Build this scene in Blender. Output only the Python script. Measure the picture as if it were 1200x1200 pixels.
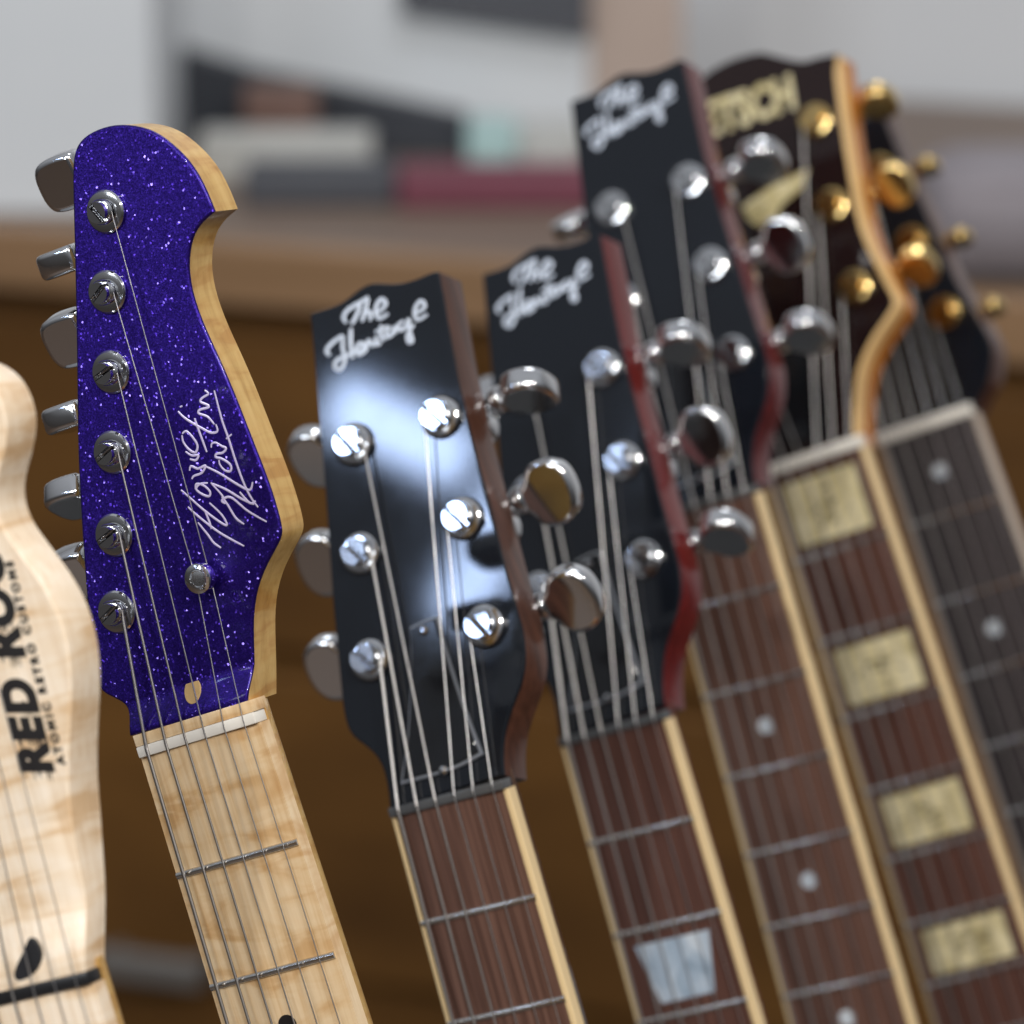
import bpy, bmesh, math, random
from mathutils import Vector, Matrix, noise
rad = math.radians
random.seed(7)
for o in list(bpy.data.objects): bpy.data.objects.remove(o)
S = bpy.context.scene
COL = S.collection

# ------------------------------------------------------------------ camera
FPX = 4500.0                      # focal length in pixels of the 1200 px photograph
CAM_H, PITCH = 1.35, rad(16)
cd = bpy.data.cameras.new('camera'); cam = bpy.data.objects.new('camera', cd); COL.objects.link(cam)
cam.location = (0, 0, CAM_H); cam.rotation_euler = (rad(90) - PITCH, 0, 0)
cd.sensor_width = 36; cd.lens = 36 * FPX / 1200
cd.clip_start = 0.05; cd.clip_end = 60
cd.dof.use_dof = True; cd.dof.focus_distance = 1.125; cd.dof.aperture_fstop = 135 / 16.5
S.camera = cam
CAMM = Matrix.Translation((0, 0, CAM_H)) @ Matrix.Rotation(rad(90) - PITCH, 4, 'X')

# ------------------------------------------------------------------ world and lamps
w = bpy.data.worlds.new('World'); S.world = w; w.use_nodes = True
nt = w.node_tree; nt.nodes.clear()
wo = nt.nodes.new('ShaderNodeOutputWorld'); bg = nt.nodes.new('ShaderNodeBackground')
tc = nt.nodes.new('ShaderNodeTexCoord'); sp = nt.nodes.new('ShaderNodeSeparateXYZ')
mr = nt.nodes.new('ShaderNodeMapRange'); mr.inputs[1].default_value = -1; mr.inputs[2].default_value = 1
cr = nt.nodes.new('ShaderNodeValToRGB')
cr.color_ramp.elements[0].position = .3; cr.color_ramp.elements[0].color = (.035, .024, .015, 1)
cr.color_ramp.elements[1].position = .85; cr.color_ramp.elements[1].color = (.62, .64, .68, 1)
e = cr.color_ramp.elements.new(.52); e.color = (.11, .108, .11, 1)
nt.links.new(tc.outputs['Generated'], sp.inputs[0]); nt.links.new(sp.outputs[2], mr.inputs[0])
nt.links.new(mr.outputs[0], cr.inputs[0]); nt.links.new(cr.outputs[0], bg.inputs[0])
bg.inputs[1].default_value = 0.62
nt.links.new(bg.outputs[0], wo.inputs[0])

def lamp(name, loc, target, sx, sy, power, col, shape='RECTANGLE'):
    l = bpy.data.lights.new(name, 'AREA'); l.shape = shape; l.size = sx
    if shape in ('RECTANGLE', 'ELLIPSE'): l.size_y = sy
    l.energy = power; l.color = col
    o = bpy.data.objects.new(name, l); COL.objects.link(o)
    o.location = loc
    o.rotation_euler = (Vector(target) - Vector(loc)).to_track_quat('-Z', 'Y').to_euler()
    return o
AIM = (0.0, 1.25, 1.0)
lamp('window_light', (-2.046, .347, 2.019), AIM, .14, .055, .85, (.50, .66, 1.0))
lamp('window_light', (-1.999, 0.234, 1.950), AIM, .05, .15, .75, (.50, .66, 1.0))
lamp('ceiling_or_fill_light', (-.9, -.6, 2.6), AIM, .10, .10, 15, (1.0, .96, .90), 'DISK')
lamp('ceiling_or_fill_light', (1.2, -.1, 2.5), AIM, .10, .10, 16, (1.0, .94, .86), 'DISK')
lamp('ceiling_or_fill_light', (-2.2, -1.0, 2.3), AIM, 1.2, .9, 34, (.90, .95, 1.0))  # added soft fill from the upper left, no fitting known there
lamp('ceiling_or_fill_light', (.25, -.9, 2.8), AIM, 1.2, .8, 46, (1.0, .97, .93))  # added overhead fill that softens shadows on the necks
lamp('ceiling_or_fill_light', (.3, 2.0, 2.7), (.1, 3.1, .7), .7, .5, 15, (.95, .97, 1.0))  # added fill that only brightens the bench and wall

vs = S.view_settings; vs.view_transform = 'Standard'; vs.look = 'None'; vs.exposure = 0; vs.gamma = 1
S.render.resolution_x = S.render.resolution_y = 1024

# ------------------------------------------------------------------ materials
def mat(name, base=(.5, .5, .5), rough=.5, metal=0, coat=0, coat_rough=.05, spec=.5):
    m = bpy.data.materials.new(name); m.use_nodes = True
    b = m.node_tree.nodes['Principled BSDF']
    b.inputs['Base Color'].default_value = (*base, 1); b.inputs['Roughness'].default_value = rough
    b.inputs['Metallic'].default_value = metal; b.inputs['Coat Weight'].default_value = coat
    b.inputs['Coat Roughness'].default_value = coat_rough; b.inputs['Specular IOR Level'].default_value = spec
    return m
def nd(m, t, **kw):
    n = m.node_tree.nodes.new(t)
    for k, v in kw.items(): setattr(n, k, v)
    return n
def lk(m, a, b): m.node_tree.links.new(a, b)
def bsdf(m): return m.node_tree.nodes['Principled BSDF']
def coords(m, scale=(1, 1, 1), rot=(0, 0, 0)):
    t = nd(m, 'ShaderNodeTexCoord'); mp = nd(m, 'ShaderNodeMapping')
    mp.inputs['Scale'].default_value = scale; mp.inputs['Rotation'].default_value = rot
    lk(m, t.outputs['Object'], mp.inputs['Vector']); return mp.outputs['Vector']
def noise_tex(m, vec, scale, detail=4, rough=.55, dist=0):
    n = nd(m, 'ShaderNodeTexNoise'); n.inputs['Scale'].default_value = scale
    n.inputs['Detail'].default_value = detail; n.inputs['Roughness'].default_value = rough; n.inputs['Distortion'].default_value = dist
    lk(m, vec, n.inputs['Vector']); return n.outputs['Fac']
def ramp(m, fac, stops):
    r = nd(m, 'ShaderNodeValToRGB'); cr = r.color_ramp
    while len(cr.elements) < len(stops): cr.elements.new(.5)
    for el, (p, c) in zip(cr.elements, stops): el.position = p; el.color = (*c, 1)
    lk(m, fac, r.inputs[0]); return r.outputs[0]
def mix(m, fac, a, b, mode='MIX'):
    n = nd(m, 'ShaderNodeMix', data_type='RGBA', blend_type=mode)
    if isinstance(fac, (int, float)): n.inputs[0].default_value = fac
    else: lk(m, fac, n.inputs[0])
    lk(m, a, n.inputs[6]); lk(m, b, n.inputs[7]); return n.outputs[2]
def bump(m, h, strength=.1, dist=.0003):
    b = nd(m, 'ShaderNodeBump'); b.inputs['Strength'].default_value = strength; b.inputs['Distance'].default_value = dist
    lk(m, h, b.inputs['Height']); lk(m, b.outputs[0], bsdf(m).inputs['Normal'])
def wood(name, dark, mid, light, grain=(700, 18, 700), figure=None, rough=.35, coat=.3, figamt=.35):
    m = mat(name, mid, rough, 0, coat, .12)
    g = noise_tex(m, coords(m, grain), 1, 5, .6, .3)
    c = ramp(m, g, [(.3, dark), (.5, mid), (.72, light)])
    if figure:
        f = noise_tex(m, coords(m, figure, (0, 0, .16)), 1, 3, .5, .8)
        fc = ramp(m, f, [(.36, (.80, .66, .50)), (.47, (.95, .90, .83)), (.58, (1, 1, 1)), (.75, (1.0, .96, .92))])
        c = mix(m, figamt, c, fc, 'MULTIPLY') if figamt < 1 else mix(m, 1.0, c, fc, 'MULTIPLY')
    lk(m, c, bsdf(m).inputs['Base Color'])
    bump(m, g, .12, .0002)
    return m
M = {}
M['maple'] = wood('maple', (.70, .55, .40), (.79, .66, .51), (.85, .74, .61), (500, 16, 500), (22, 120, 22), .33, .5, 1.0)
M['maple_board'] = wood('maple_board', (.64, .44, .24), (.74, .56, .345), (.80, .63, .42), (450, 16, 450), (34, 95, 34), .3, .6, 1.0)
M['maple_shaded'] = wood('maple_shaded', (.44, .26, .075), (.55, .35, .115), (.62, .42, .16), (300, 30, 300), (30, 160, 30), .35, .4, 1.0)  # darker maple: shade on the sides is put into the colour
M['rosewood'] = wood('rosewood', (.035, .014, .010), (.082, .035, .026), (.15, .07, .05), (900, 9, 900), None, .36, .25)
M['rosewood_red'] = wood('rosewood_red', (.045, .021, .015), (.105, .052, .038), (.18, .098, .072), (800, 9, 800), None, .34, .25)
M['ebony'] = wood('ebony', (.018, .016, .018), (.042, .036, .039), (.075, .064, .066), (900, 10, 900), None, .35, .1)
M['mahogany'] = wood('mahogany', (.028, .010, .006), (.058, .021, .012), (.09, .034, .02), (500, 20, 500), None, .3, .6)
M['cherry'] = wood('cherry', (.055, .004, .004), (.095, .007, .007), (.14, .013, .011), (400, 20, 400), None, .22, .8)
M['wine'] = wood('wine', (.050, .007, .009), (.085, .011, .013), (.12, .018, .018), (400, 20, 400), None, .22, .8)
M['amber_wood'] = wood('amber_wood', (.26, .085, .015), (.40, .14, .025), (.5, .2, .045), (400, 20, 400), None, .25, .7)
M['binding'] = mat('binding', (.72, .54, .29), .35, 0, .3)
M['binding_amber'] = mat('binding_amber', (.62, .40, .17), .35, 0, .3)  # deeper amber than the fingerboard binding
M['binding_grey'] = mat('binding_grey', (.42, .35, .29), .4, 0, .3)
M['nut_white'] = mat('nut_white', (.72, .69, .63), .35)
M['nut_dark'] = mat('nut_dark', (.075, .078, .082), .25)
M['nut_black'] = mat('nut_black', (.012, .012, .013), .3)
M['chrome'] = mat('chrome', (.74, .75, .77), .09, 1)
M['nickel'] = mat('nickel', (.56, .55, .52), .2, 1)
M['gold'] = mat('gold', (.84, .60, .25), .17, 1)
M['steel'] = mat('steel', (.52, .51, .51), .28, 1)
M['wound'] = mat('wound', (.36, .345, .335), .36, 1)
M['fret'] = mat('fret', (.74, .73, .70), .22, 1)
M['logo_silver'] = mat('logo_silver', (.52, .57, .66), .35, .15)
M['logo_violet'] = mat('logo_violet', (.62, .55, .80), .3, .3)
M['ink'] = mat('ink', (.012, .010, .010), .4)
M['teardrop'] = mat('teardrop', (.012, .012, .014), .45)
M['plug'] = mat('plug', (.44, .29, .12), .4)
M['cover_ply'] = mat('cover_ply', (.17, .18, .20), .2)
# gloss black lacquer with faint swirl marks
def lacquer(name, c, r0, r1):
    m = mat(name, c, r0, 0, 0)
    n = noise_tex(m, coords(m, (60, 60, 60)), 1, 6, .65)
    r = nd(m, 'ShaderNodeMapRange'); r.inputs[3].default_value = r0; r.inputs[4].default_value = r1
    lk(m, n, r.inputs[0]); lk(m, r.outputs[0], bsdf(m).inputs['Roughness'])
    bsdf(m).inputs['Specular IOR Level'].default_value = .5
    return m
M['black_lacquer'] = lacquer('black_lacquer', (.0065, .0085, .0125), .025, .07)
M['brown_lacquer'] = lacquer('brown_lacquer', (.012, .006, .006), .04, .08)
M['black_plastic'] = lacquer('black_plastic', (.008, .009, .011), .04, .09)
# purple metal flake
def sparkle():
    m = mat('purple_sparkle', (.03, .008, .2), .42, .85, .3, .03)
    def flakes(scale, amp, thr):
        v = nd(m, 'ShaderNodeTexVoronoi'); v.inputs['Scale'].default_value = scale
        lk(m, coords(m), v.inputs['Vector'])
        sub = nd(m, 'ShaderNodeVectorMath', operation='SUBTRACT'); sub.inputs[1].default_value = (.5, .5, .5); lk(m, v.outputs['Color'], sub.inputs[0])
        sc = nd(m, 'ShaderNodeVectorMath', operation='SCALE'); lk(m, sub.outputs[0], sc.inputs[0])
        sx = nd(m, 'ShaderNodeSeparateXYZ'); lk(m, v.outputs['Color'], sx.inputs[0])
        if thr:
            g_ = nd(m, 'ShaderNodeMath', operation='GREATER_THAN'); g_.inputs[1].default_value = thr; lk(m, sx.outputs[2], g_.inputs[0])
            k = nd(m, 'ShaderNodeMath', operation='MULTIPLY'); k.inputs[1].default_value = amp; lk(m, g_.outputs[0], k.inputs[0]); lk(m, k.outputs[0], sc.inputs['Scale'])
            return sc.outputs[0], sx, g_.outputs[0]
        sc.inputs['Scale'].default_value = amp
        return sc.outputs[0], sx, None
    a, sa, _ = flakes(3200, .20, 0)
    b, sb, msk = flakes(2000, .7, .955)
    geo = nd(m, 'ShaderNodeNewGeometry'); ad = nd(m, 'ShaderNodeVectorMath', operation='ADD'); ad2 = nd(m, 'ShaderNodeVectorMath', operation='ADD')
    lk(m, geo.outputs['Normal'], ad.inputs[0]); lk(m, a, ad.inputs[1]); lk(m, ad.outputs[0], ad2.inputs[0]); lk(m, b, ad2.inputs[1])
    no = nd(m, 'ShaderNodeVectorMath', operation='NORMALIZE'); lk(m, ad2.outputs[0], no.inputs[0]); lk(m, no.outputs[0], bsdf(m).inputs['Normal'])
    c = ramp(m, sa.outputs[0], [(0, (.015, .0045, .135)), (.6, (.021, .0065, .18)), (1, (.030, .010, .235))])
    c2 = ramp(m, sb.outputs[0], [(0, (.04, .012, .27)), (.8, (.06, .025, .38)), (1, (.30, .22, .9))])
    lk(m, mix(m, msk, c, c2), bsdf(m).inputs['Base Color'])
    return m
M['purple'] = sparkle()
def pearl(name, a, b, c, sc):
    m = mat(name, b, .28, 0, .5)
    n = noise_tex(m, coords(m, (sc, sc * .7, sc)), 1, 3, .55, 1.6)
    lk(m, ramp(m, n, [(.3, a), (.5, b), (.7, c)]), bsdf(m).inputs['Base Color']); return m
M['pearl_blue'] = pearl('pearl_blue', (.22, .29, .37), (.36, .44, .53), (.58, .64, .70), 60)
M['pearl_dot'] = pearl('pearl_dot', (.35, .40, .47), (.50, .55, .60), (.66, .70, .74), 90)
M['pearl_cream'] = pearl('pearl_cream', (.36, .30, .15), (.60, .52, .30), (.74, .66, .43), 50)
M['engraved'] = mat('engraved', (.13, .105, .045), .5)
M['inlay_seam'] = mat('inlay_seam', (.03, .018, .012), .5)
M['pearl_gold'] = pearl('pearl_gold', (.36, .30, .13), (.55, .47, .25), (.70, .64, .44), 160)

# ------------------------------------------------------------------ mesh helpers (all in millimetres)
MM = .001
def link(name, bm, m, parent=None, smooth=True, matrix=None, ang=35):
    me = bpy.data.meshes.new(name)
    bmesh.ops.scale(bm, vec=(MM, MM, MM), verts=bm.verts)
    bmesh.ops.recalc_face_normals(bm, faces=bm.faces)
    bm.to_mesh(me); bm.free()
    me.materials.append(M[m])
    if smooth:
        me.set_sharp_from_angle(angle=rad(ang))
        for p in me.polygons: p.use_smooth = len(p.vertices) < 9
    return inst(name, me, parent, matrix)
def inst(name, me, parent=None, matrix=None):
    o = bpy.data.objects.new(name, me); COL.objects.link(o)
    if parent: o.parent = parent
    if matrix is not None:
        mm = matrix.copy(); mm.translation = mm.translation * MM; o.matrix_local = mm
    return o
def tag(o, label, cat=None, group=None, kind=None):
    o['label'] = label
    if cat: o['category'] = cat
    if group: o['group'] = group
    if kind: o['kind'] = kind
    return o
def xform(bm, mtx): bmesh.ops.transform(bm, matrix=mtx, verts=bm.verts)
def spline(pts, n=4, closed=True):
    """Catmull-Rom; a third item marks a corner that stays sharp"""
    N = len(pts); out = []
    P = [Vector(p[:2]) for p in pts]; K = [len(p) > 2 for p in pts]
    rng = range(N) if closed else range(N - 1)
    for i in rng:
        a, b = P[i], P[(i + 1) % N]
        p0 = P[(i - 1) % N] if (closed or i > 0) else a; p3 = P[(i + 2) % N] if (closed or i + 2 < N) else b
        m1 = Vector((b - a) * .9) if K[i] else (b - p0) * .5
        m2 = Vector((b - a) * .9) if K[(i + 1) % N] else (p3 - a) * .5
        for k in range(n):
            t = k / n; t2, t3 = t * t, t ** 3
            out.append(a * (2 * t3 - 3 * t2 + 1) + m1 * (t3 - 2 * t2 + t) + b * (-2 * t3 + 3 * t2) + m2 * (t3 - t2))
    if not closed: out.append(P[-1])
    return out
def relax(o, pts, n, it=5):
    keep = {i * n for i, p in enumerate(pts) if len(p) > 2}
    for _ in range(it):
        N = len(o); o = [o[i] if i in keep else (o[i - 1] + o[i] * 2 + o[(i + 1) % N]) / 4 for i in range(N)]
    return o
def prism(outline, z0, z1, bev=0, seg=2, both=False, bm=None):
    """flat slab from a 2D outline, top edge rounded"""
    b = bmesh.new()
    vs_ = [b.verts.new((p[0], p[1], z1)) for p in outline]
    f = b.faces.new(vs_)
    ext = bmesh.ops.extrude_face_region(b, geom=[f])
    nv = [g for g in ext['geom'] if isinstance(g, bmesh.types.BMVert)]
    bmesh.ops.translate(b, vec=(0, 0, z0 - z1), verts=nv)
    if f.is_valid is False or f not in b.faces:
        pass
    # make sure the top face exists
    tops = [g for g in b.faces if all(abs(v.co.z - z1) < 1e-6 for v in g.verts)]
    if not tops: b.faces.new([v for v in b.verts if abs(v.co.z - z1) < 1e-6][:len(outline)])
    if bev:
        es = [e for e in b.edges if all(abs(v.co.z - z1) < 1e-6 for v in e.verts) or (both and all(abs(v.co.z - z0) < 1e-6 for v in e.verts))]
        bmesh.ops.bevel(b, geom=es, offset=bev, segments=seg, affect='EDGES', profile=.5, clamp_overlap=True)
    bmesh.ops.recalc_face_normals(b, faces=b.faces)
    if bm is None: return b
    merge(bm, b); return bm
def merge(dst, src):
    me = bpy.data.meshes.new('tmp'); src.to_mesh(me); src.free(); dst.from_mesh(me); bpy.data.meshes.remove(me)
def box(x0, x1, y0, y1, z0, z1, bev=0):
    b = bmesh.new(); bmesh.ops.create_cube(b, size=1)
    for v in b.verts: v.co = Vector(((x0 + x1) / 2 + v.co.x * (x1 - x0), (y0 + y1) / 2 + v.co.y * (y1 - y0), (z0 + z1) / 2 + v.co.z * (z1 - z0)))
    if bev: bmesh.ops.bevel(b, geom=b.edges[:], offset=bev, segments=2, affect='EDGES', profile=.5)
    return b
def lathe(prof, seg=28):
    """profile (r, z) from the bottom up, closed with caps"""
    b = bmesh.new(); rings = []
    for r, z in prof:
        rings.append([b.verts.new((r * math.cos(2 * math.pi * i / seg), r * math.sin(2 * math.pi * i / seg), z)) for i in range(seg)])
    for A, B in zip(rings, rings[1:]):
        for i in range(seg): b.faces.new((A[i], A[(i + 1) % seg], B[(i + 1) % seg], B[i]))
    b.faces.new(rings[0][::-1]); b.faces.new(rings[-1]); return b
def tube(pts, r, seg=8, flat=1.0, up=Vector((0, 0, 1))):
    """round bar along a polyline; flat squeezes it in the direction of up"""
    b = bmesh.new(); rings = []; pts = [Vector(p) for p in pts]; n = len(pts)
    for i, p in enumerate(pts):
        d = (pts[min(i + 1, n - 1)] - pts[max(i - 1, 0)])
        if d.length < 1e-9: d = Vector((0, 1, 0))
        d.normalize(); s = d.cross(up)
        if s.length < 1e-6: s = Vector((1, 0, 0))
        s.normalize(); t = s.cross(d); rr = r(i / (n - 1)) if callable(r) else r
        rings.append([b.verts.new(p + s * (rr * math.cos(a)) + t * (rr * flat * math.sin(a))) for a in [2 * math.pi * k / seg for k in range(seg)]])
    for A, B in zip(rings, rings[1:]):
        for k in range(seg): b.faces.new((A[k], A[(k + 1) % seg], B[(k + 1) % seg], B[k]))
    b.faces.new(rings[0][::-1]); b.faces.new(rings[-1]); return b
def stroke(bm, pts, r, z):
    q = spline([tuple(p) for p in pts], 5, closed=False) if len(pts) > 2 else [Vector(p) for p in pts]
    q = [Vector((p.x, p.y, z)) for p in q]
    merge(bm, tube(q, lambda t: r * (1 - .35 * abs(2 * t - 1) ** 3), 6, .22))
def loft(rings, closed_ends=True):
    b = bmesh.new(); R = [[b.verts.new(p) for p in r] for r in rings]; n = len(R[0])
    for A, B in zip(R, R[1:]):
        for k in range(n): b.faces.new((A[k], A[(k + 1) % n], B[(k + 1) % n], B[k]))
    if closed_ends: b.faces.new(R[0][::-1]); b.faces.new(R[-1])
    return b
CAMBER = 1 / 560.0
def camber(bm):
    for v in bm.verts: v.co.z -= v.co.x ** 2 * CAMBER

# ------------------------------------------------------------------ poses: nut centre (pixel), distance, turn, roll, lean
POSE = {
 'red':    (32.0, 1171.0, 1027.0, 26.98, 16.05, 0.0),
 'purple': (232.8, 868.1, 1121.9, 27.23, 17.47, -.71),
 'first':  (525.1, 941.6, 1220.8, 25.6, 15.6, -1.22),
 'second': (718.3, 859.5, 1332.1, 28.1, 15.85, -1.6),
 'third':  (826.6, 594.4, 1430.2, 26.06, 15.41, -2.0),
 'block':  (953.0, 542.0, 1503.4, 27.9, 17.6, -2.4),
 'last':   (1085.3, 503.5, 1572.0, 26.23, 18.9, -.37),
}
class Guitar:
    def __init__(g, key, scale, nutw, head_angle, head_drop=0):
        cx, cy, d, th, ph, le = POSE[key]
        g.t = Vector(((cx - 600) / FPX * d, -(cy - 600) / FPX * d, -d))
        g.R = Matrix.Rotation(rad(ph), 3, 'Z') @ Matrix.Rotation(rad(le), 3, 'X') @ Matrix.Rotation(-rad(th), 3, 'Y')
        g.L, g.w = scale, nutw
        a = rad(head_angle)
        g.H = Matrix(((1, 0, 0, 0), (0, math.cos(a), math.sin(a), 0), (0, -math.sin(a), math.cos(a), 0), (0, 0, 0, 1)))
        g.H = Matrix.Translation((0, 0, -head_drop)) @ g.H
        g.W = CAMM @ Matrix.Translation(g.t * MM) @ g.R.to_4x4()       # local (metres) to world
    def fret(g, n): return -g.L * (1 - 2 ** (-n / 12))
    def hw(g, y): return g.w / 2 - y * .0125
    def px(g, x, y, z=0):
        """photo pixel to head coordinates on the plane z of the headstock face"""
        ray = Vector(((x - 600) / FPX, -(y - 600) / FPX, -1))
        Ri = g.R.transposed(); Hi = g.H.inverted()
        o = Hi @ (Ri @ (-g.t)); d = Hi.to_3x3() @ (Ri @ ray)
        k = (z - o.z) / d.z; p = o + d * k
        return (p.x, p.y)
    def trace(g, pts, z=0): return [g.px(p[0], p[1], z) + ((1,) if len(p) > 2 else ()) for p in pts]

SHELF = .06
def start(g, name, label, group=None):
    """root empty at the foot of the body, body outline fitted so that it stands on the shelf"""
    def outline(yb):
        yt = yb + 455
        pts = [(0, yb), (80, yb + 12), (140, yb + 55), (166, yb + 130), (150, yb + 205), (120, yb + 255), (118, yb + 310), (138, yb + 370), (110, yb + 425), (60, yt), (30, yt - 20),
               (-30, yt - 20), (-60, yt), (-110, yb + 425), (-138, yb + 370), (-118, yb + 310), (-120, yb + 255), (-150, yb + 205), (-166, yb + 130), (-140, yb + 55), (-80, yb + 12)]
        return spline(pts, 4)
    lo, hi = -1250., -700.
    for _ in range(40):
        m = (lo + hi) / 2
        zz = min((g.W @ Vector((p.x * MM, p.y * MM, z * MM))).z for p in outline(m) for z in (-52, -8))
        if zz < SHELF: lo = m
        else: hi = m
    g.yb = hi
    g.root = bpy.data.objects.new(name, None); COL.objects.link(g.root)
    g.root.matrix_world = g.W @ Matrix.Translation((0, g.yb * MM, 0)); g.root.empty_display_size = .05
    tag(g.root, label, 'guitar', group)
    g.off = Matrix.Translation((0, -g.yb, 0))
    g.body_outline = outline(g.yb)
def part(g, name, bm, m, parent=None, smooth=True, ang=35):
    return link(name, bm, m, parent or g.root, smooth, g.off if parent is None else None, ang)

# ------------------------------------------------------------------ shared tuner meshes
def mesh_of(name, bm, m, ang=35):
    o = link(name, bm, m, None, True, None, ang); me = o.data; bpy.data.objects.remove(o); return me
TM = {}
def tuner_meshes(style, metal):
    k = (style, metal)
    if k in TM: return TM[k]
    vint = style == 'vintage'
    if vint:
        bush = lathe([(6.1, 0), (6.4, .3), (6.4, .9), (5.9, 1.5), (4.3, 1.75), (3.7, 1.75), (3.5, 1.0)], 36)
        pr, z1, z2, gap = 3.1, 3.2, 5.9, .75
    else:
        bush = lathe([(7.0, 0), (7.2, .3), (7.2, 1.1), (6.7, 1.9), (5.6, 2.3), (4.6, 2.3), (4.4, 1.4)], 36)
        pr, z1, z2, gap = 4.5, 3.2, 6.4, 1.05
    post = lathe([(pr, .8), (pr * .93, 2.6), (pr, z1 - .2), (pr, z1)], 28)
    for sgn in (-1, 1):
        pts = [(sgn * pr * math.cos(a), pr * math.sin(a)) for a in [rad(-78 + 13 * i) for i in range(13)]]
        pts = [(sgn * gap, pts[0][1])] + pts + [(sgn * gap, pts[-1][1])]
        prism(pts, z1 - .3, z2, .45, 2, bm=post)
    coil = pr + .25
    z0 = 2.2
    n = 60; q = [(coil * math.cos(6.283 * 2.5 * i / n), coil * math.sin(6.283 * 2.5 * i / n), z0 + 1.7 * i / n) for i in range(n + 1)]
    merge(post, tube(q, .42, 6))
    # button: rounded kidney, 17 x 19 x 6 mm
    o = [(0, 3.2, 1), (2.2, 5.2), (4.5, 8.6), (8.5, 9.8), (12.6, 8.8), (15.6, 5.6), (16.6, 0), (15.6, -5.6), (12.6, -8.8), (8.5, -9.8), (4.5, -8.6), (2.2, -5.2), (0, -3.2, 1)]
    if style == 'vintage': o = [(0, 4.5, 1), (.6, 7.4), (3.5, 8.2), (9, 8.3), (13.0, 7.2), (14.8, 4.2), (15.2, 0), (14.8, -4.2), (13.0, -7.2), (9, -8.3), (3.5, -8.2), (.6, -7.4), (0, -4.5, 1)]
    kt = 3.9 if vint else 3.4
    key = prism(spline(o, 4), -kt, kt, 1.7, 3, both=True)
    merge(key, tube([(-3.6, 0, 0), (-3.0, 0, 0), (-.5, 0, 0), (.4, 0, 0)], lambda t: 4.3 - 1.2 * abs(t - .6), 16))
    TM[k] = [mesh_of('bushing', bush, metal), mesh_of('post', post, metal), mesh_of('button', key, metal)]
    return TM[k]
def tuner(g, hx, hy, side, thick, style, metal, ang, reach=15.5, post_rot=0, scale=1.0, rise=7.0):
    """side: +1 button to the right, -1 to the left"""
    bush, post, key = tuner_meshes(style, metal)
    Mx = g.off @ g.H @ Matrix.Translation((hx, hy, 0))
    zc = -thick - 5.5
    h = lathe([(6.6, zc - 5.2), (7.4, zc - 4.4), (7.4, zc + 4.6), (7.0, -thick + .3)], 20)
    merge(h, box(-6, 6, -6, rise + 3.6, zc - 4.4, zc + 4.6, 1.6))
    merge(h, tube([(side * 4, rise, zc), (side * (reach - 3.2), rise, zc)], 2.3, 12))
    t = link('tuning_machine', h, metal, g.root, True, Mx)
    inst('bushing', bush, t)
    inst('post', post, t, Matrix.Rotation(rad(post_rot), 4, 'Z'))
    inst('button', key, t, Matrix.Translation((side * reach, rise, zc)) @ Matrix.Rotation(0 if side > 0 else math.pi, 4, 'Z') @ Matrix.Rotation(rad(ang), 4, 'X') @ Matrix.Scale(scale, 4))
    return t

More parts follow.
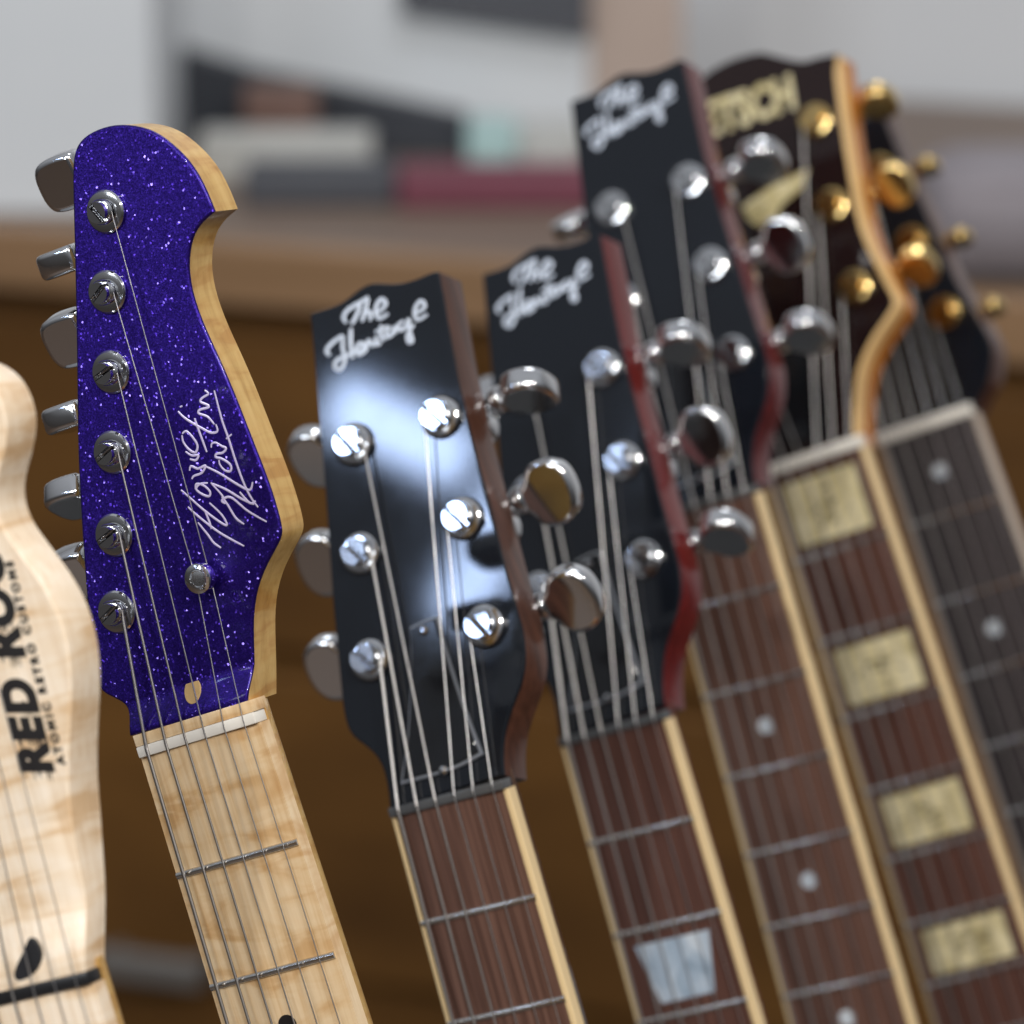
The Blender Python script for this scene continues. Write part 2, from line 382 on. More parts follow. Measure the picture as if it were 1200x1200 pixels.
# ------------------------------------------------------------------ neck, board, frets, strings
def neck(g, board_mat, neck_mat, bind=None, nut_mat='nut_white', nut_h=1.7, inlays=(), inlay_kind=None, inlay_mat=None, nfret=20, nut_len=3.6, body_mat='mahogany', fret_w=1.1):
    yb = -g.L * .76
    ys = [yb, -300, -200, -100, -40, 0, 6]
    rings = []
    for y in ys:
        hw = g.hw(min(y, 0)) - .02; dep = 14 + (-y) * .008
        rings.append([(hw * math.cos(a), y, -6 - dep * math.sin(a)) for a in [math.pi * k / 14 for k in range(15)]])
    part(g, 'neck', loft(rings), neck_mat)
    bw = 1.7 if bind else 0
    ys = [yb] + [y for y in range(-460, 0, 20) if y > yb + 5] + [0]
    N = 9
    rings = [[((g.hw(y) - bw) * (2 * k / (N - 1) - 1), y, 0) for k in range(N)] + [((g.hw(y) - bw) * (1 - 2 * k / (N - 1)), y, -6) for k in range(N)] for y in ys]
    b = loft(rings)
    for v in b.verts:
        if v.co.z > -1: v.co.z -= v.co.x ** 2 * CAMBER
    fb = part(g, 'fingerboard', b, board_mat)
    if bind:
        for s in (-1, 1):
            bb = bmesh.new()
            r = []
            for y in ys:
                x1, x0 = g.hw(y), g.hw(y) - bw; z = .12 - x1 * x1 * CAMBER
                r.append([(s * x0, y, -6.02), (s * x0, y, z), (s * (x1 - .35), y, z), (s * (x1 + .1), y, z - .4), (s * (x1 + .1), y, -6.02)])
            link('binding', loft(r), bind, fb)
    for n in range(1, nfret + 1):
        y = g.fret(n)
        if y < yb + 4: break
        hw = g.hw(y) - (.9 if bind else .3)
        pts = [(hw * (2 * k / 10 - 1), y, 0) for k in range(11)]
        f = tube(pts, fret_w, 10, .9)
        camber(f); link('fret', f, 'fret', fb, ang=65)
    for n in inlays:
        y0, y1 = g.fret(n), g.fret(n - 1); yc = (y0 + y1) / 2
        if inlay_kind == 'dot':
            b = lathe([(3.1, -.3), (3.1, .14)], 20); bmesh.ops.translate(b, vec=(0, yc, 0), verts=b.verts)
        else:
            h = (y1 - y0) * (.36 if inlay_kind == 'block' else .34); W = g.hw(yc) * (.72 if inlay_kind == 'block' else .66); W2 = W if inlay_kind == 'block' else W * .72
            k = 6; b = bmesh.new()
            rows = [[b.verts.new((ww * (2 * i / k - 1), yy, zz)) for i in range(k + 1)] for ww, yy, zz in ((W2, yc - h, .12), (W, yc + h, .12), (W, yc + h, -.4), (W2, yc - h, -.4))]
            for A, B in zip(rows, rows[1:]):
                for i in range(k): b.faces.new((A[i], A[i + 1], B[i + 1], B[i]))
            camber(b)
        if inlay_kind == 'block':
            b2 = b.copy(); link('inlay', b, inlay_mat, fb)
            for v in b2.verts:
                v.co.x *= 1.05; v.co.y = yc + (v.co.y - yc) * 1.10; v.co.z -= .05
            link('inlay_seam', b2, 'inlay_seam', fb)
            eb = bmesh.new(); rnd = random.Random(n * 5 + 1)
            for k_ in range(16):      # uneven scratched figure, denser towards the middle
                ox, oy = rnd.gauss(0, .26) * W, rnd.gauss(0, .26) * h; a0 = rnd.gauss(.25, .5); ln = rnd.uniform(.05, .2) * W
                stroke(eb, [(ox - ln * math.cos(a0), yc + oy - ln * math.sin(a0)), (ox + rnd.uniform(-.6, .6), yc + oy + rnd.uniform(-.8, .8)), (ox + ln * math.cos(a0), yc + oy + ln * math.sin(a0))], rnd.uniform(.2, .6), .14)
            camber(eb); link('engraving', eb, 'engraved', fb)
        else: link('inlay', b, inlay_mat, fb)
    # nut
    hw = g.w / 2
    nb = box(-hw + .35, hw - .35, 0.05, nut_len, -6, nut_h, .4)
    part(g, 'nut', nb, nut_mat)
    g.nut_len, g.nut_h = nut_len, nut_h
    bd = part(g, 'body', prism(g.body_outline, -52, -8, 5, 3, both=True), body_mat)
    br = box(-40, 40, -g.L - 8, -g.L + 6, -9, 7.5, 1); link('bridge', br, 'chrome', bd)
GAUGE = [.58, .46, .35, .24, .20, .17]
def strings(g, posts, tree=None, spread=17.6, zpost=3.2, sides=None, gs=1.0):
    """posts in head coordinates from low to high string"""
    for i, (hx, hy) in enumerate(posts):
        xn = spread * (2 * i / 5 - 1)
        xb = 26 * (2 * i / 5 - 1)
        s = (sides or [1, 1, 1, -1, -1, -1])[i]
        end = g.H @ Vector((hx + s * (3.4 if sides else 4.7), hy, zpost))
        pts = [Vector((xb, -g.L, 9)), Vector((xn, -.2, g.nut_h + .25)), Vector((xn, g.nut_len * .6, g.nut_h + .25))]
        if tree and i in tree:
            pts.append(g.H @ Vector(tree[i]))
        pts.append(end)
        # a little densification keeps the bends crisp
        q = []
        for a, b in zip(pts, pts[1:]): q += [a.lerp(b, t) for t in (0, .03, .97)]
        q.append(pts[-1])
        part(g, 'string', tube(q, GAUGE[i] * gs, 8), 'wound' if i < 3 else 'steel', ang=65)

def text_mesh(body, size, extr, shear=0, offset=0, spacing=1.0, sx=1.0):
    c = bpy.data.curves.new('t', 'FONT'); c.body = body; c.size = size; c.extrude = extr; c.shear = shear; c.offset = offset; c.space_character = spacing
    o = bpy.data.objects.new('t', c); COL.objects.link(o)
    dg = bpy.context.evaluated_depsgraph_get(); me = bpy.data.meshes.new_from_object(o.evaluated_get(dg))
    bm = bmesh.new(); bm.from_mesh(me); bpy.data.objects.remove(o); bpy.data.meshes.remove(me)
    for v in bm.verts: v.co.x *= sx
    return bm

# ================================================================== setting
def bgpt(x, y, Y):
    """pixel on the vertical plane at depth Y (metres, world)"""
    d = CAMM.to_3x3() @ Vector(((x - 600) / FPX, -(y - 600) / FPX, -1)); k = Y / d.y
    return Vector((d.x * k, Y, CAM_H + d.z * k))
def wmesh(name, bm, m, parent=None, matrix=None, smooth=False):
    me = bpy.data.meshes.new(name); bmesh.ops.recalc_face_normals(bm, faces=bm.faces); bm.to_mesh(me); bm.free(); me.materials.append(M[m])
    if smooth:
        for p in me.polygons: p.use_smooth = True
        me.set_sharp_from_angle(angle=rad(35))
    o = bpy.data.objects.new(name, me); COL.objects.link(o)
    if parent: o.parent = parent
    if matrix is not None: o.matrix_local = matrix
    return o
def surf(name, a, b, sc, rough=.7, stretch=(1, 1, 1)):
    m = mat(name, a, rough); n = noise_tex(m, coords(m, tuple(sc * s for s in stretch)), 1, 5, .6)
    lk(m, ramp(m, n, [(.3, a), (.7, b)]), bsdf(m).inputs['Base Color']); M[name] = m
surf('plaster', (.55, .565, .585), (.60, .61, .625), 2.0, .9)
surf('floor_wood', (.042, .022, .010), (.075, .040, .018), 6, .5, (1, 8, 1))
surf('bench_wood', (.060, .026, .006), (.150, .068, .015), 2.2, .6, (1, 1, 2.5))
bsdf(M['bench_wood']).inputs['Specular IOR Level'].default_value = .2
surf('bench_top_shaded', (.13, .09, .068), (.18, .13, .10), 6, .5, (1, 9, 9))  # grey-brown that puts shade on the bench top into its colour
surf('bench_edge_lit', (.20, .115, .055), (.27, .16, .085), 6, .4, (1, 9, 9))  # lighter tan: overhead light on the front edge put into the colour
surf('board_white', (.57, .60, .63), (.63, .65, .67), 3, .6)
surf('case_shadow_black', (.018, .022, .030), (.03, .034, .044), 8, .5)
surf('leather_brown', (.11, .060, .048), (.16, .09, .07), 12, .55)
surf('paper', (.40, .40, .38), (.47, .47, .45), 9, .8)
surf('binder_grey', (.050, .054, .066), (.07, .074, .086), 7, .6)
surf('box_teal', (.30, .46, .45), (.42, .56, .55), 9, .6)
surf('card_red', (.13, .030, .050), (.17, .04, .066), 9, .6)
surf('post_beige', (.36, .28, .235), (.44, .35, .30), 5, .7)
surf('rack_black', (.02, .02, .02), (.03, .03, .03), 20, .6)
surf('cloth_mauve', (.18, .16, .175), (.23, .21, .225), 10, .8)

fl = box(-4, 4, -2, 4.2, -.1, 0); fo = wmesh('floor', fl, 'floor_wood'); fo['kind'] = 'structure'; fo['label'] = 'brown wooden floor'
# bench, turned so that its edge falls to the right in the picture
BT = .77
def on_bench(x, y):
    d = CAMM.to_3x3() @ Vector(((x - 600) / FPX, -(y - 600) / FPX, -1)); k = (BT - CAM_H) / d.z
    return Vector((d.x * k, d.y * k, BT))
pa, pb = on_bench(0, 268), on_bench(1200, 352)
bx = (pb - pa).normalized(); ang = math.atan2(bx.y, bx.x)
bench = bpy.data.objects.new('workbench', None); COL.objects.link(bench)
mid = (pa + pb) / 2
bench.location = (mid.x, mid.y, 0); bench.rotation_euler = (0, 0, ang)
tag(bench, 'brown wooden workbench with top edge tinted lighter for the light on it and a pale drawer handle behind the guitars', 'workbench')
HB = 1.15
wmesh('bench_top', box(-HB, HB, .022, .75, BT - .042, BT, .002), 'bench_top_shaded', bench)
wmesh('lit_edge', box(-HB, HB, 0, .0215, BT - .046, BT + .001, .003), 'bench_edge_lit', bench)  # strip holds the lighter tone painted for the lit edge
wl = box(-3, 3, 0, .1, 0, 3); wo_ = wmesh('wall', wl, 'plaster'); wo_['kind'] = 'structure'; wo_['label'] = 'pale grey plaster wall behind the bench'
wo_.location = bench.location + Vector((-math.sin(ang), math.cos(ang), 0)) * .77; wo_.rotation_euler = (0, 0, ang)
wmesh('front_panel', box(-HB + .02, HB - .02, .03, .06, .02, BT - .0425), 'bench_wood', bench)
for s in (-1, 1): wmesh('side_panel', box(s * (HB - .035) - .015, s * (HB - .035) + .015, .062, .72, 0, BT - .0425), 'bench_wood', bench)
for i, (x0, x1) in enumerate(((-.60, -.02), (.0, .58))):
    for j, (z0, z1) in enumerate(((.46, .70), (.20, .44))):
        d = wmesh('drawer_front', box(x0, x1, .012, .0295, z0, z1, .004), 'bench_wood', bench)
d_, k_ = None, None
hp = bench.matrix_basis.inverted() @ Vector((0, 0, 0))
M['handle_grey'] = mat('handle_grey', (.16, .15, .14), .45, .3)
ry = CAMM.to_3x3() @ Vector(((185 - 600) / FPX, -(1125 - 600) / FPX, -1))
# handle stands on the drawer at the place seen low at the left
Rz = Matrix.Rotation(-ang, 3, 'Z'); o_ = Rz @ (Vector((0, 0, CAM_H)) - Vector((mid.x, mid.y, 0))); r_ = Rz @ ry
k_ = (.0 - o_.y) / r_.y; hpt = o_ + r_ * k_
hb = box(hpt.x - .045, hpt.x + .045, -.022, -.010, hpt.z - .012, hpt.z + .012, .004)
for s in (-1, 1): merge(hb, box(hpt.x + s * .035 - .005, hpt.x + s * .035 + .005, -.012, .0125, hpt.z - .005, hpt.z + .005))
wmesh('drawer_handle', hb, 'handle_grey', bench)

# things on the bench: each is set on the bench top with real depth
def bench_item(name, mname, px0, px1, ytop, ybot_y, depth, label, cat, lift=0, tilt=0, bev=.004):
    """box whose front face spans px0..px1 and rises to ytop; ybot_y = pixel row where its foot meets the bench"""
    c = on_bench((px0 + px1) / 2, ybot_y)
    Y = c.y
    a, b = bgpt(px0, ybot_y, Y), bgpt(px1, ybot_y, Y)
    h = bgpt((px0 + px1) / 2, ytop, Y).z - BT
    wd = (b - a).length
    bm = box(-wd / 2, wd / 2, 0, depth, 0, h, bev)
    o = wmesh(name, bm, mname); o.location = (c.x, c.y, BT + lift); o.rotation_euler = (0, 0, tilt)
    tag(o, label, cat); return o
bench_item('card_folder', 'card_red', 466, 700, 203, 246, .05, 'dark red card folder lying flat on the workbench', 'folder')
bench_item('ring_binder', 'binder_grey', 285, 464, 199, 243, .05, 'dark grey ring binder lying beside the red folder', 'binder')
bench_item('grey_filler', 'board_white', -260, 184, -420, 252, .25, 'tall pale grey cabinet added for the wall tone at the end of the workbench', 'filler')  # added block that carries the wall's pale grey down to the bench edge
bench_item('paper_stack', 'paper', 232, 436, 162, 216, .05, 'stack of off white paper behind the grey binder', 'paper')
bench_item('pale_teal_box', 'box_teal', 546, 606, 160, 214, .10, 'small pale teal box behind the red folder', 'box')
bench_item('pale_green_box', 'paper', 609, 682, 166, 214, .10, 'small pale off white box next to the teal box', 'box')
bench_item('brown_leather_case', 'leather_brown', 286, 372, 103, 200, .03, 'brown leather case standing behind the paper stack', 'case')
# black box and the shadow under the panel shaped as one dark sheet
Yc = on_bench(380, 190).y + .0
def upright(name, mname, pts, Y, th, label, cat):
    P3 = [bgpt(x, y, Y) for x, y in pts]; zmin = min(p.z for p in P3)
    bm = bmesh.new(); fr = [bm.verts.new((p.x - P3[0].x, 0, p.z - BT)) for p in P3]; f_ = bm.faces.new(fr)
    ex = bmesh.ops.extrude_face_region(bm, geom=[f_]); bmesh.ops.translate(bm, vec=(0, th, 0), verts=[v for v in ex['geom'] if isinstance(v, bmesh.types.BMVert)])
    o = wmesh(name, bm, mname); o.location = (P3[0].x, Y, BT); tag(o, label, cat); return o
foot = lambda x0, x1, Y: [(x1, 600 + FPX * math.tan(math.atan((CAM_H - BT) / Y) - PITCH)), (x0, 600 + FPX * math.tan(math.atan((CAM_H - BT) / Y) - PITCH))]
Y0 = Yc + .02
upright('black_case_and_shadow', 'case_shadow_black', [(206, 58), (300, 86), (420, 110), (548, 138)] + foot(208, 545, Y0), Y0, .03, 'black case and panel shadow made as one dark sheet behind the brown leather case', 'case')
Y1 = Y0 + .05
upright('white_panel', 'board_white', [(216, -120), (690, -60)] + foot(216, 690, Y1), Y1, .02, 'large white panel standing against the wall behind the dark case and shadow sheet', 'panel')
upright('beige_upright', 'post_beige', [(692, -140), (800, -140)] + foot(692, 800, Y1), Y1, .05, 'beige wooden upright beside the white panel', 'post')
upright('grey_rail', 'binder_grey', [(470, -60), (690, -60), (690, 44), (470, 12)], Y1 - .0205, .02, 'dark grey rail across the top of the white panel', 'rail')
bench_item('mauve_bundle', 'cloth_mauve', 1085, 1330, 205, 338, .14, 'grey mauve cloth bundle on the workbench behind the rearmost guitar', 'cloth', bev=.03)

# ================================================================== 1 maple guitar at the left edge
g = Guitar('red', 648, 43, 0, 4.0)
start(g, 'maple_headstock_guitar', 'figured maple guitar with black lettering on its bare wood headstock and black nut')
neck(g, 'maple', 'maple_shaded', None, 'nut_black', .8, (3, 5, 7, 9, 12), 'dot', 'ink', 21, 3.6, 'amber_wood')
face = [(108, 1140, 1), (107, 1072), (97, 1030), (87, 990), (82, 935), (80, 905), (82, 855), (84.5, 822), (85, 793), (82, 763), (77, 740), (70, 719), (61, 700), (50, 681), (37, 664), (25, 647), (11, 630), (0, 612), (-6, 590), (-6, 570), (0, 550), (7, 527), (10, 500), (8, 485), (0, 460), (-14, 440), (-40, 425), (-75, 424), (-105, 440), (-122, 475), (-122, 560), (-112, 800), (-100, 1020), (-92, 1100), (-70, 1130), (-52, 1160), (-47, 1186, 1)]
o2 = relax(spline(g.trace(face), 3), face, 3, 10)
def ramped(bm, y0, y1, rise, top_z):
    for k in range(9):
        yy = y0 + (y1 - y0) * k / 8
        bmesh.ops.bisect_plane(bm, geom=bm.verts[:] + bm.edges[:] + bm.faces[:], plane_co=(0, yy, 0), plane_no=(0, 1, 0))
    for v in bm.verts:
        if v.co.z > top_z:
            t = min(1, max(0, (v.co.y - y0) / (y1 - y0))); t = t * t * (3 - 2 * t)
            v.co.z += rise * (1 - t)
b = prism(o2, -14, 0, 1.0, 2); ramped(b, 6, 44, 0, 50)
ramped(b, 6, 24, 3.2, -2)
for v in b.verts:
    if v.co.z < -5:
        t = min(1, max(0, (v.co.y - 4) / 42)); t = t * t * (3 - 2 * t); v.co.z += 7.5 * (1 - t)
xform(b, g.H)
hd = part(g, 'headstock', b, 'maple')
tag(hd, 'pale flamed maple headstock with black slanted lettering')
# black teardrop at the truss rod
td = g.trace([(35, 1099), (44, 1104), (49.5, 1119), (46, 1134), (36, 1144), (23, 1149), (17.5, 1143), (20, 1131), (27, 1117)], 3)
b = prism(spline(td, 4), 2.6, 3.5, .3); xform(b, g.H); link('truss_rod_plug', b, 'teardrop', hd)
# lettering runs up the headstock
def place_text(bm, g, x, y, x2, y2, z, parent, m):
    a = Vector(g.px(x, y)); c = Vector(g.px(x2, y2)); d = (c - a).normalized(); n = Vector((-d.y, d.x))
    T = Matrix(((d.x, n.x, 0, a.x), (d.y, n.y, 0, a.y), (0, 0, 1, z), (0, 0, 0, 1)))
    xform(bm, g.H @ T); return link('lettering', bm, m, parent, False)
b = text_mesh('RED ROO', 13.5, .1, .2, .85, 1.2, .92)
for i in range(60):       # speed streaks trailing every letter
    lx = random.choice([0, 9.3, 18, 31.5, 40.5, 51]) + random.uniform(-.6, .6); ly = random.uniform(.2, 9.4)
    ln = random.uniform(1.2, 3.6)
    merge(b, tube([(lx - ln + ly * .18, ly, 0), (lx + ly * .18 + 1, ly, 0)], lambda t: .06 + .2 * t, 5, .4))
place_text(b, g, 62, 905, 28, 768, .14, hd, 'ink')
b = text_mesh('ATOMIC RETRO CUSTOMS', 3.3, .08, .1, .2, 1.5, 1.0)
place_text(b, g, 76.5, 895, 36, 739, .14, hd, 'ink')
posts = []
for i in range(6):
    p = g.px(-86 + 5 * i * 1.4, 500 + 97 * i); posts.append(p)
    tuner(g, p[0], p[1], -1, 14, 'vintage', 'chrome', 20 + 50 * i, 18, 20 * i, rise=14)
strings(g, posts[::-1], None, 17.4, 3.0, [1] * 6)

# ================================================================== 2 purple sparkle guitar
g = Guitar('purple', 648, 43, 0, 4.0)
start(g, 'purple_headstock_guitar', 'guitar with purple sparkle headstock face, maple edge and six tuners in one row')
neck(g, 'maple_board', 'maple_shaded', None, 'nut_white', .9, (3, 5, 7, 9, 12), 'dot', 'ink', 21, 3.4, 'amber_wood')
face = [(297, 822, 1), (297, 780), (295, 733), (298, 700), (307, 670), (322, 643), (329.5, 627), (328, 612), (315, 567), (296, 520), (277, 470), (257, 423), (240, 387), (227, 353), (220, 320), (221.5, 292), (227, 273), (237, 259), (251, 248, 1), (237, 213), (220, 187), (200, 168), (180, 153.5), (157, 147), (133, 146), (113, 152), (97, 161), (87, 176), (84, 203), (87, 287), (90, 453), (90.5, 530), (95, 613), (102, 713), (110, 780), (115, 806), (126, 815), (143, 822.5), (154, 834), (160, 860, 1)]
loc = g.trace(face); o2 = relax(spline(loc, 3), face, 3, 4)
b = prism(o2, -1.0, 0, .7, 3); ramped(b, 7.2, 17.5, 3.9, -3); xform(b, g.H)
fc = b
core = [p for p in o2]
cb = prism(core, -13.5, -1.0, .01, 1); ramped(cb, 7.2, 17.5, 3.9, -2); xform(cb, g.H)
hd = part(g, 'headstock', cb, 'maple_shaded')
fv = link('face_veneer', fc, 'purple', hd); tag(fv, 'purple metal flake headstock face')
# maple lip behind the nut
part(g, 'nut_lip', box(-21.45, 21.45, 3.45, 7.0, -8, .2, .3), 'maple_board')
def ztop(y, y0=7.2, y1=17.5, rise=3.9):
    t = min(1, max(0, (y - y0) / (y1 - y0))); t = t * t * (3 - 2 * t); return rise * (1 - t)
# signature lettering
def sg(p): return (190 + p[0] / 4.287, 440 + p[1] / 4.287)
SIG = [[(80, 180), (110, 210), (150, 237), (200, 265), (245, 287), (278, 280), (270, 245)], [(163, 215), (190, 290), (225, 385)],
 [(262, 75), (300, 220), (335, 320), (370, 430), (410, 540), (445, 610), (482, 662)], [(322, 318), (350, 295)], [(90, 158), (102, 153)],
 [(214, 74), (233, 92), (203, 112), (193, 132), (228, 148), (232, 160), (190, 172), (184, 190), (225, 205), (252, 232), (262, 246)],
 [(247, 362), (250, 342), (270, 338), (300, 355), (322, 366), (304, 388), (275, 393), (270, 410), (300, 418), (335, 440), (348, 462), (340, 482), (312, 474), (290, 446), (286, 424)],
 [(215, 455), (290, 492), (380, 548), (440, 575), (455, 535)], [(245, 540), (320, 572), (400, 620), (462, 648)], [(250, 545), (300, 600), (318, 640), (300, 628), (345, 612), (430, 680), (525, 735)],
 [(300, 610), (330, 650), (370, 715), (412, 747)], [(390, 585), (440, 640), (470, 630)],
 [(102, 292), (122, 280), (155, 312), (178, 352), (168, 386), (138, 374), (108, 336), (100, 300)], [(118, 382), (150, 402), (182, 400), (170, 425), (140, 420)],
 [(138, 478), (146, 455), (180, 468), (218, 452), (200, 488), (160, 505), (150, 520)], [(168, 572), (172, 545), (208, 552), (240, 582), (236, 606), (205, 598), (172, 572), (190, 545), (230, 540)],
 [(95, 575), (135, 610), (215, 680), (300, 742), (326, 748), (300, 700), (238, 640)], [(130, 660), (180, 706), (290, 790), (412, 857)], [(180, 738), (230, 800), (260, 840), (296, 866)], [(215, 680), (236, 730), (248, 770)]]
b = bmesh.new()
for s in SIG: stroke(b, [g.px(*sg(p)) for p in s], .35, .06)
xform(b, g.H); link('lettering', b, 'logo_violet', fv)
# truss rod plug
p0 = g.px(228, 809); y = p0[1]
q = [(3.0 * math.cos(a), 4.2 * math.sin(a)) for a in [2 * math.pi * k / 20 for k in range(20)]]
b = prism(q, -1.5, .35, .2)
sl = math.atan((ztop(y + 1) - ztop(y - 1)) / 2)
xform(b, g.H @ Matrix.Translation((p0[0], y, ztop(y))) @ Matrix.Rotation(sl, 4, 'X')); link('truss_rod_plug', b, 'plug', hd)
PP = [(124, 248), (126, 342), (130.5, 436), (132, 530), (134, 627), (137, 717)]
angs = [-14, 84, -18, 92, -62, -30]
posts = []
for i, p in enumerate(PP):
    q = g.px(*p, .5); posts.append(q)
    tuner(g, q[0], q[1], -1, 13.5, 'vintage', 'chrome', angs[i], 15.0, [25, -60, -75, -70, -72, -66][i], rise=15.5)
# string tree
tp = g.px(240, 676, 1.5)
tr = lathe([(2.6, 0), (2.6, 2.0), (4.4, 2.6), (4.6, 4.2), (4.4, 5.6), (3.4, 6.1), (2.4, 6.1), (2.2, 5.6)], 24)
merge(tr, box(-4.2, 4.2, -.5, .5, 5.5, 6.0))
xform(tr, g.H @ Matrix.Translation((tp[0], tp[1], 0))); part(g, 'string_tree', tr, 'chrome')
strings(g, posts[::-1], {4: (tp[0] - 2.6, tp[1], 2.3), 5: (tp[0] + 2.4, tp[1], 2.3)}, 17.4, 3.0, [1] * 6)

# ================================================================== 3-5 black headstocks with script lettering
HFACE = [(590, 908, 1), (588, 880), (592, 850), (603, 820), (612.5, 795), (615.5, 763), (610, 730), (597, 687), (573, 593), (553, 517), (533, 433), (521, 360), (513, 318, 1), (505, 319), (493, 325), (473, 332), (453, 333), (437, 331), (423, 337), (412, 346), (400, 355), (387, 360), (363.5, 367, 1), (368, 417), (375, 500), (383, 600), (388, 680), (392.5, 735), (398, 787), (402, 835), (410, 860), (423, 870), (443, 886), (453, 912), (457, 948, 1)]
def lg(p): return (340 + p[0] / 6, 310 + p[1] / 6)
LOGO = [[(395, 412), (375, 370), (400, 325), (450, 290), (500, 262), (552, 228)], [(492, 275), (478, 330), (450, 390), (430, 420)],
 [(548, 240), (525, 330), (505, 402)], [(518, 360), (545, 332), (566, 345), (562, 395)], [(600, 350), (650, 310), (672, 268), (640, 245), (608, 285), (602, 345), (630, 378), (690, 345)],
 [(280, 640), (255, 605), (295, 552), (370, 498)], [(372, 500), (368, 580), (385, 670), (352, 738), (312, 718), (330, 672), (400, 640), (470, 600)], [(428, 448), (424, 550), (440, 662)],
 [(455, 622), (505, 596), (520, 562), (486, 558), (462, 602), (488, 634), (534, 604)], [(532, 612), (548, 540), (562, 545), (588, 578)], [(604, 505), (606, 560), (640, 548)],
 [(640, 425), (638, 505), (668, 530)], [(598, 475), (690, 432)], [(712, 440), (678, 468), (684, 508), (722, 484), (738, 436), (742, 486)],
 [(800, 395), (762, 424), (776, 462), (816, 432), (832, 385), (838, 460), (858, 535), (832, 545), (824, 492), (874, 420)], [(880, 345), (930, 318), (946, 282), (920, 258), (888, 288), (874, 345), (898, 388), (966, 350)], [(610, 462), (614, 470)]]
COVER = [(481, 735, 1), (497, 727), (512, 722, 1), (527, 775), (545, 830), (566, 884, 1), (530, 902), (470, 919, 1), (478, 860), (482, 790)]
HPOST = [(433, 773), (422, 648), (413, 520), (515, 488), (541, 607), (567, 733)]     # low to high string
ref = Guitar('first', 628.65, 43, 15.5, 0)
HLOC0 = ref.trace(HFACE); LLOC0 = [[ref.px(*lg(p)) for p in s] for s in LOGO]; PLOC0 = [ref.px(*p, 1.5) for p in HPOST]; CLOC0 = ref.trace(COVER, 1.0)
SCREWS0 = [ref.px(498, 739, 1.5), ref.px(521, 903, 1.5)]
def heritage(key, name, label, side_mat, board, nutm, inl, kind, imat, key_angs, bind='binding', nut_m='nut_dark', shift=0, spin=0):
    g = Guitar(key, 628.65, 43, 15.5, 0)
    ca, sa = math.cos(rad(spin)), math.sin(rad(spin))
    def mv(p):      # small differences between the three headstocks
        t = min(1, max(0, p[1] / 25)); x, y = p[0], p[1] + shift * t
        return (x + (ca * x - sa * y - x) * t, y + (sa * x + ca * y - y) * t) + tuple(p[2:])
    HLOC, LLOC, PLOC, CLOC, SCREWS = [mv(p) for p in HLOC0], [[mv(p) for p in q] for q in LLOC0], [mv(p) for p in PLOC0], [mv(p) for p in CLOC0], [mv(p) for p in SCREWS0]
    start(g, name, label, 'black headstock guitars with script lettering')
    neck(g, board, side_mat, bind, nut_m, 1.1, inl, kind, imat, 20, 3.2, 'cherry')
    o2 = relax(spline(HLOC, 3), HLOC, 3, 4)
    cb = prism(o2, -15.5, -1.2, .6, 2); xform(cb, g.H); hd = part(g, 'headstock', cb, side_mat)
    fb_ = prism(o2, -1.2, 0, .5, 2); xform(fb_, g.H); fv = link('face_veneer', fb_, 'black_lacquer', hd)
    b = bmesh.new()
    for s in LLOC: stroke(b, s, .76, .06)
    xform(b, g.H); link('lettering', b, 'logo_silver', fv)
    c = spline(CLOC, 3)
    pl = prism(c, .02, 1.2, .0); xform(pl, g.H); pc = link('truss_rod_cover', pl, 'cover_ply', hd)
    cx = sum(p.x for p in c) / len(c); cy = sum(p.y for p in c) / len(c)
    c2 = [Vector((cx + (p.x - cx) * .93, cy + (p.y - cy) * .965)) for p in c]
    b = prism(c2, 1.2, 2.0, .35); xform(b, g.H); link('truss_rod_cover_top', b, 'black_plastic', hd)
    for s in SCREWS:
        b = lathe([(1.7, 0), (1.7, .3), (1.3, .9), (.5, 1.15)], 16); xform(b, g.H @ Matrix.Translation((s[0], s[1], 2.0))); link('screw', b, 'chrome', hd)
    for i, p in enumerate(PLOC):
        tuner(g, p[0], p[1], -1 if i < 3 else 1, 15.5, 'round', 'chrome', key_angs[i], 16.5 if i < 3 else 12.5, [35, 40, 35, 40, 38, 35][i], 1.14)
    strings(g, PLOC, None, 17.4, 3.2, gs=1.05)
    return g
heritage('first', 'guitar', 'black headstock guitar with window glare and dark brown sides, beside the purple one', 'mahogany', 'rosewood_red', None, (5, 7, 9), 'trapezoid', 'pearl_blue', (-34, -30, -48, 80, 24, 36))
heritage('second', 'guitar', 'black headstock guitar with bright cherry red sides and bluish trapezoid inlay', 'cherry', 'rosewood', None, (3, 5, 7, 9), 'trapezoid', 'pearl_blue', (20, -20, 15, 74, 22, 68), shift=4.2)
heritage('third', 'guitar', 'black headstock guitar with wine red sides and small pearl dots on its fingerboard', 'wine', 'rosewood_red', None, (3, 5, 7, 9), 'dot', 'pearl_dot', (70, 10, 60, 70, 26, 72), spin=1.4, shift=1.0)

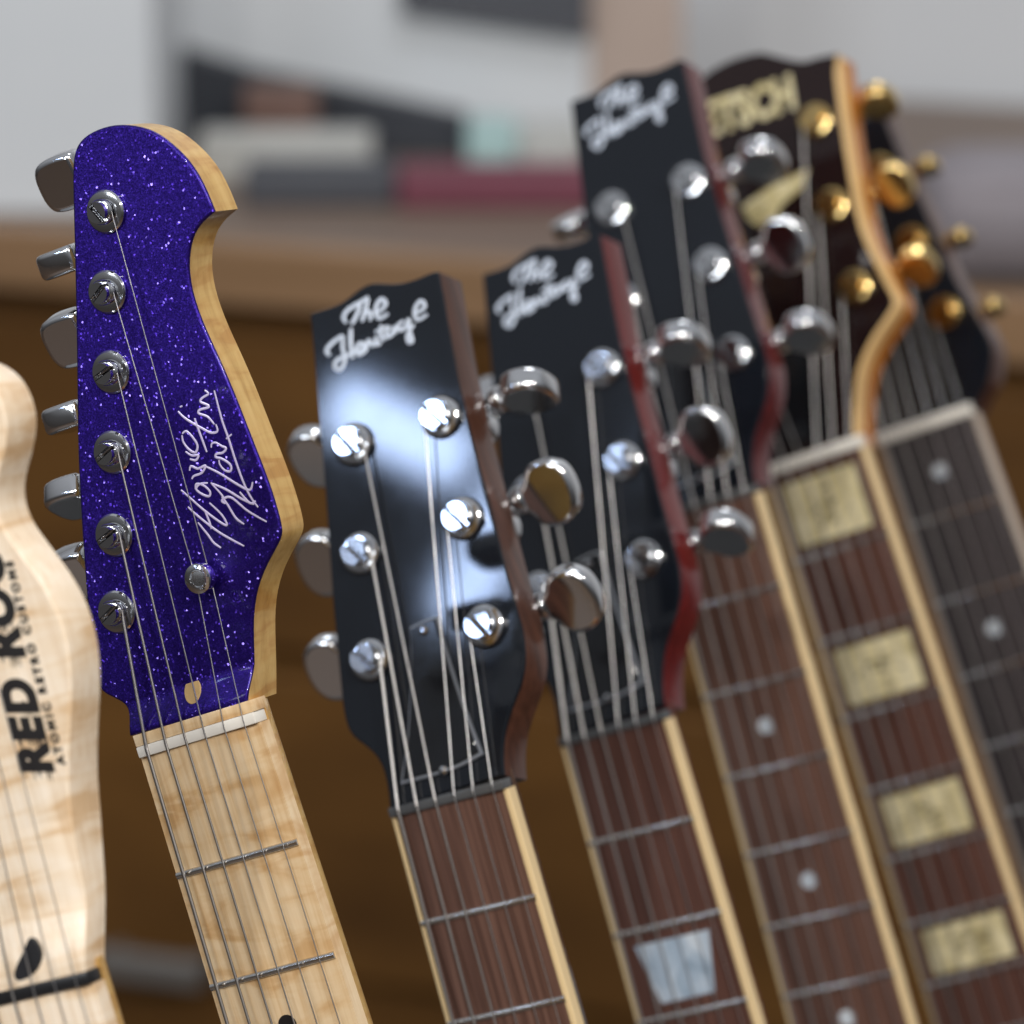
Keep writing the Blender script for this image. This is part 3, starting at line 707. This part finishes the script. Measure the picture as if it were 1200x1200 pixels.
# ================================================================== 6 bound headstock with block inlays
def mirror(right):
    """right half outline from the nut up, mirrored to a full one"""
    return right + [(-p[0],) + tuple(p[1:]) for p in right[::-1]]
g = Guitar('block', 628.65, 44, 15.5, 0)
start(g, 'block_inlay_guitar', 'guitar with cream bound dark headstock, gold hardware and large cream block inlays')
neck(g, 'rosewood', 'amber_wood', 'binding', 'nut_white', 1.9, (1, 3, 5, 7, 9), 'block', 'pearl_cream', 20, 4.6, 'amber_wood')
RE = [(1006, 517, 1), (1005, 487), (1008, 447), (1015, 421), (1029, 394), (1046, 369), (1052, 350), (1036, 318), (1012, 263), (999, 197), (989, 130), (981, 64, 1)]
rt = g.trace(RE)
half = [tuple(p) for p in rt] + [(37.5, 159.4), (30, 160.3), (22, 164.8), (13.6, 170.2), (6, 171.8)]
full = half + [(0, 172.2)] + [(-p[0],) + tuple(p[1:]) for p in half[::-1]]
o2 = spline(full, 3)
def inset(o, d):
    n = len(o); r = []
    for i in range(n):
        t = (o[(i + 1) % n] - o[(i - 1) % n]).normalized(); nn = Vector((-t.y, t.x)); r.append(o[i] + nn * d)
    return r
cb = prism(o2, -15, -6.2, .6, 2); xform(cb, g.H); hd = part(g, 'headstock', cb, 'amber_wood')
bb = prism(o2, -6.2, -.15, .5, 2); xform(bb, g.H); link('binding', bb, 'binding_amber', hd)
fo_ = [p2 if p.y < 154 else p + Vector((0, .35)) for p, p2 in zip(o2, inset(o2, 2.0))]
fb_ = prism(fo_, -6.1, 0, .2, 1); xform(fb_, g.H); fv = link('face_veneer', fb_, 'brown_lacquer', hd)
b = text_mesh('GRETSCH', 19.5, .15, 0, .8, 1.0, 1.0)
xs = [v.co.x for v in b.verts]; x0, x1 = min(xs), max(xs)
for v in b.verts: v.co.x = (v.co.x - (x0 + x1) / 2) * 60 / (x1 - x0)
ra, rb = Vector(g.px(838, 157)), Vector(g.px(933, 125))
dd = (rb - ra).normalized(); cen = rb - dd * 30
xform(b, g.H @ Matrix(((dd.x, -dd.y, 0, cen.x), (dd.y, dd.x, 0, cen.y), (0, 0, 1, .12), (0, 0, 0, 1)))); link('lettering', b, 'pearl_gold', fv, False)
lp = g.trace([(870, 242, 1), (905, 218), (948, 198, 1), (938, 222), (916, 240), (908, 258), (893, 266), (878, 258)])
b = prism(spline(lp, 2), -.1, .25, .1); xform(b, g.H); link('ornament_inlay', b, 'pearl_gold', fv)
RP = [g.px(955, 141, 1.5), g.px(974, 240, 1.5), g.px(1001, 336, 1.5)]
posts = [(-p[0], p[1]) for p in RP[::-1]] + RP
for i, p in enumerate(posts):
    tuner(g, p[0], p[1], -1 if i < 3 else 1, 15, 'round', 'gold', (10, 30, 60, 72, 30, 55)[i], 11, 40, .95)
tc_ = [(-9, 8, 1), (9, 8, 1), (10, 25), (6, 45), (0, 55), (-6, 45), (-10, 25)]
b = prism(spline(tc_, 3), .02, 1.6, .4); xform(b, g.H); link('truss_rod_cover', b, 'black_plastic', hd)
strings(g, posts, None, 18, 3.2, gs=1.0)

# ================================================================== 7 last guitar, dark headstock half hidden
g = Guitar('last', 640, 44, 14, 0)
start(g, 'ebony_board_guitar', 'rearmost guitar with black tapering headstock, cream nut and pearl dots on its dark fingerboard')
neck(g, 'ebony', 'mahogany', 'binding_grey', 'nut_white', 1.9, (1, 3, 5, 7, 9), 'dot', 'pearl_dot', 20, 4.6, 'mahogany')
RE = [(1141, 481, 1), (1148, 465), (1157, 448), (1162, 425), (1161, 400), (1142, 366), (1118, 325), (1100, 285), (1082, 243), (1060, 195), (1045, 160), (1034, 130, 1)]
rt = [tuple(p) for p in g.trace(RE)]
full = rt + [(-p[0],) + tuple(p[1:]) for p in rt[::-1]]
full = [p for p in full]
o2 = spline(full, 3)
cb = prism(o2, -15, -1.2, .6, 2); xform(cb, g.H); hd = part(g, 'headstock', cb, 'mahogany')
fb_ = prism(o2, -1.2, 0, .5, 1); xform(fb_, g.H); link('face_veneer', fb_, 'black_lacquer', hd)
RP = [g.px(1030, 200, 1.5), g.px(1068, 284, 1.5), g.px(1106, 366, 1.5)]
posts = [(-abs(p[0]), p[1]) for p in RP[::-1]] + RP
for i, p in enumerate(posts):
    tuner(g, p[0], p[1], -1 if i < 3 else 1, 15, 'round', 'gold', (10, 30, 60, 80, 80, 80)[i], 8, 40, .62, rise=1)
strings(g, posts, None, 18, 3.2, gs=1.0)

# rack that carries the guitars, below the picture
rk = box(-.55, .75, .75, 2.35, .0, SHELF - .001, .004)
ro = wmesh('rack_base', rk, 'rack_black'); tag(ro, 'low black rack base under the guitar bodies', 'rack')
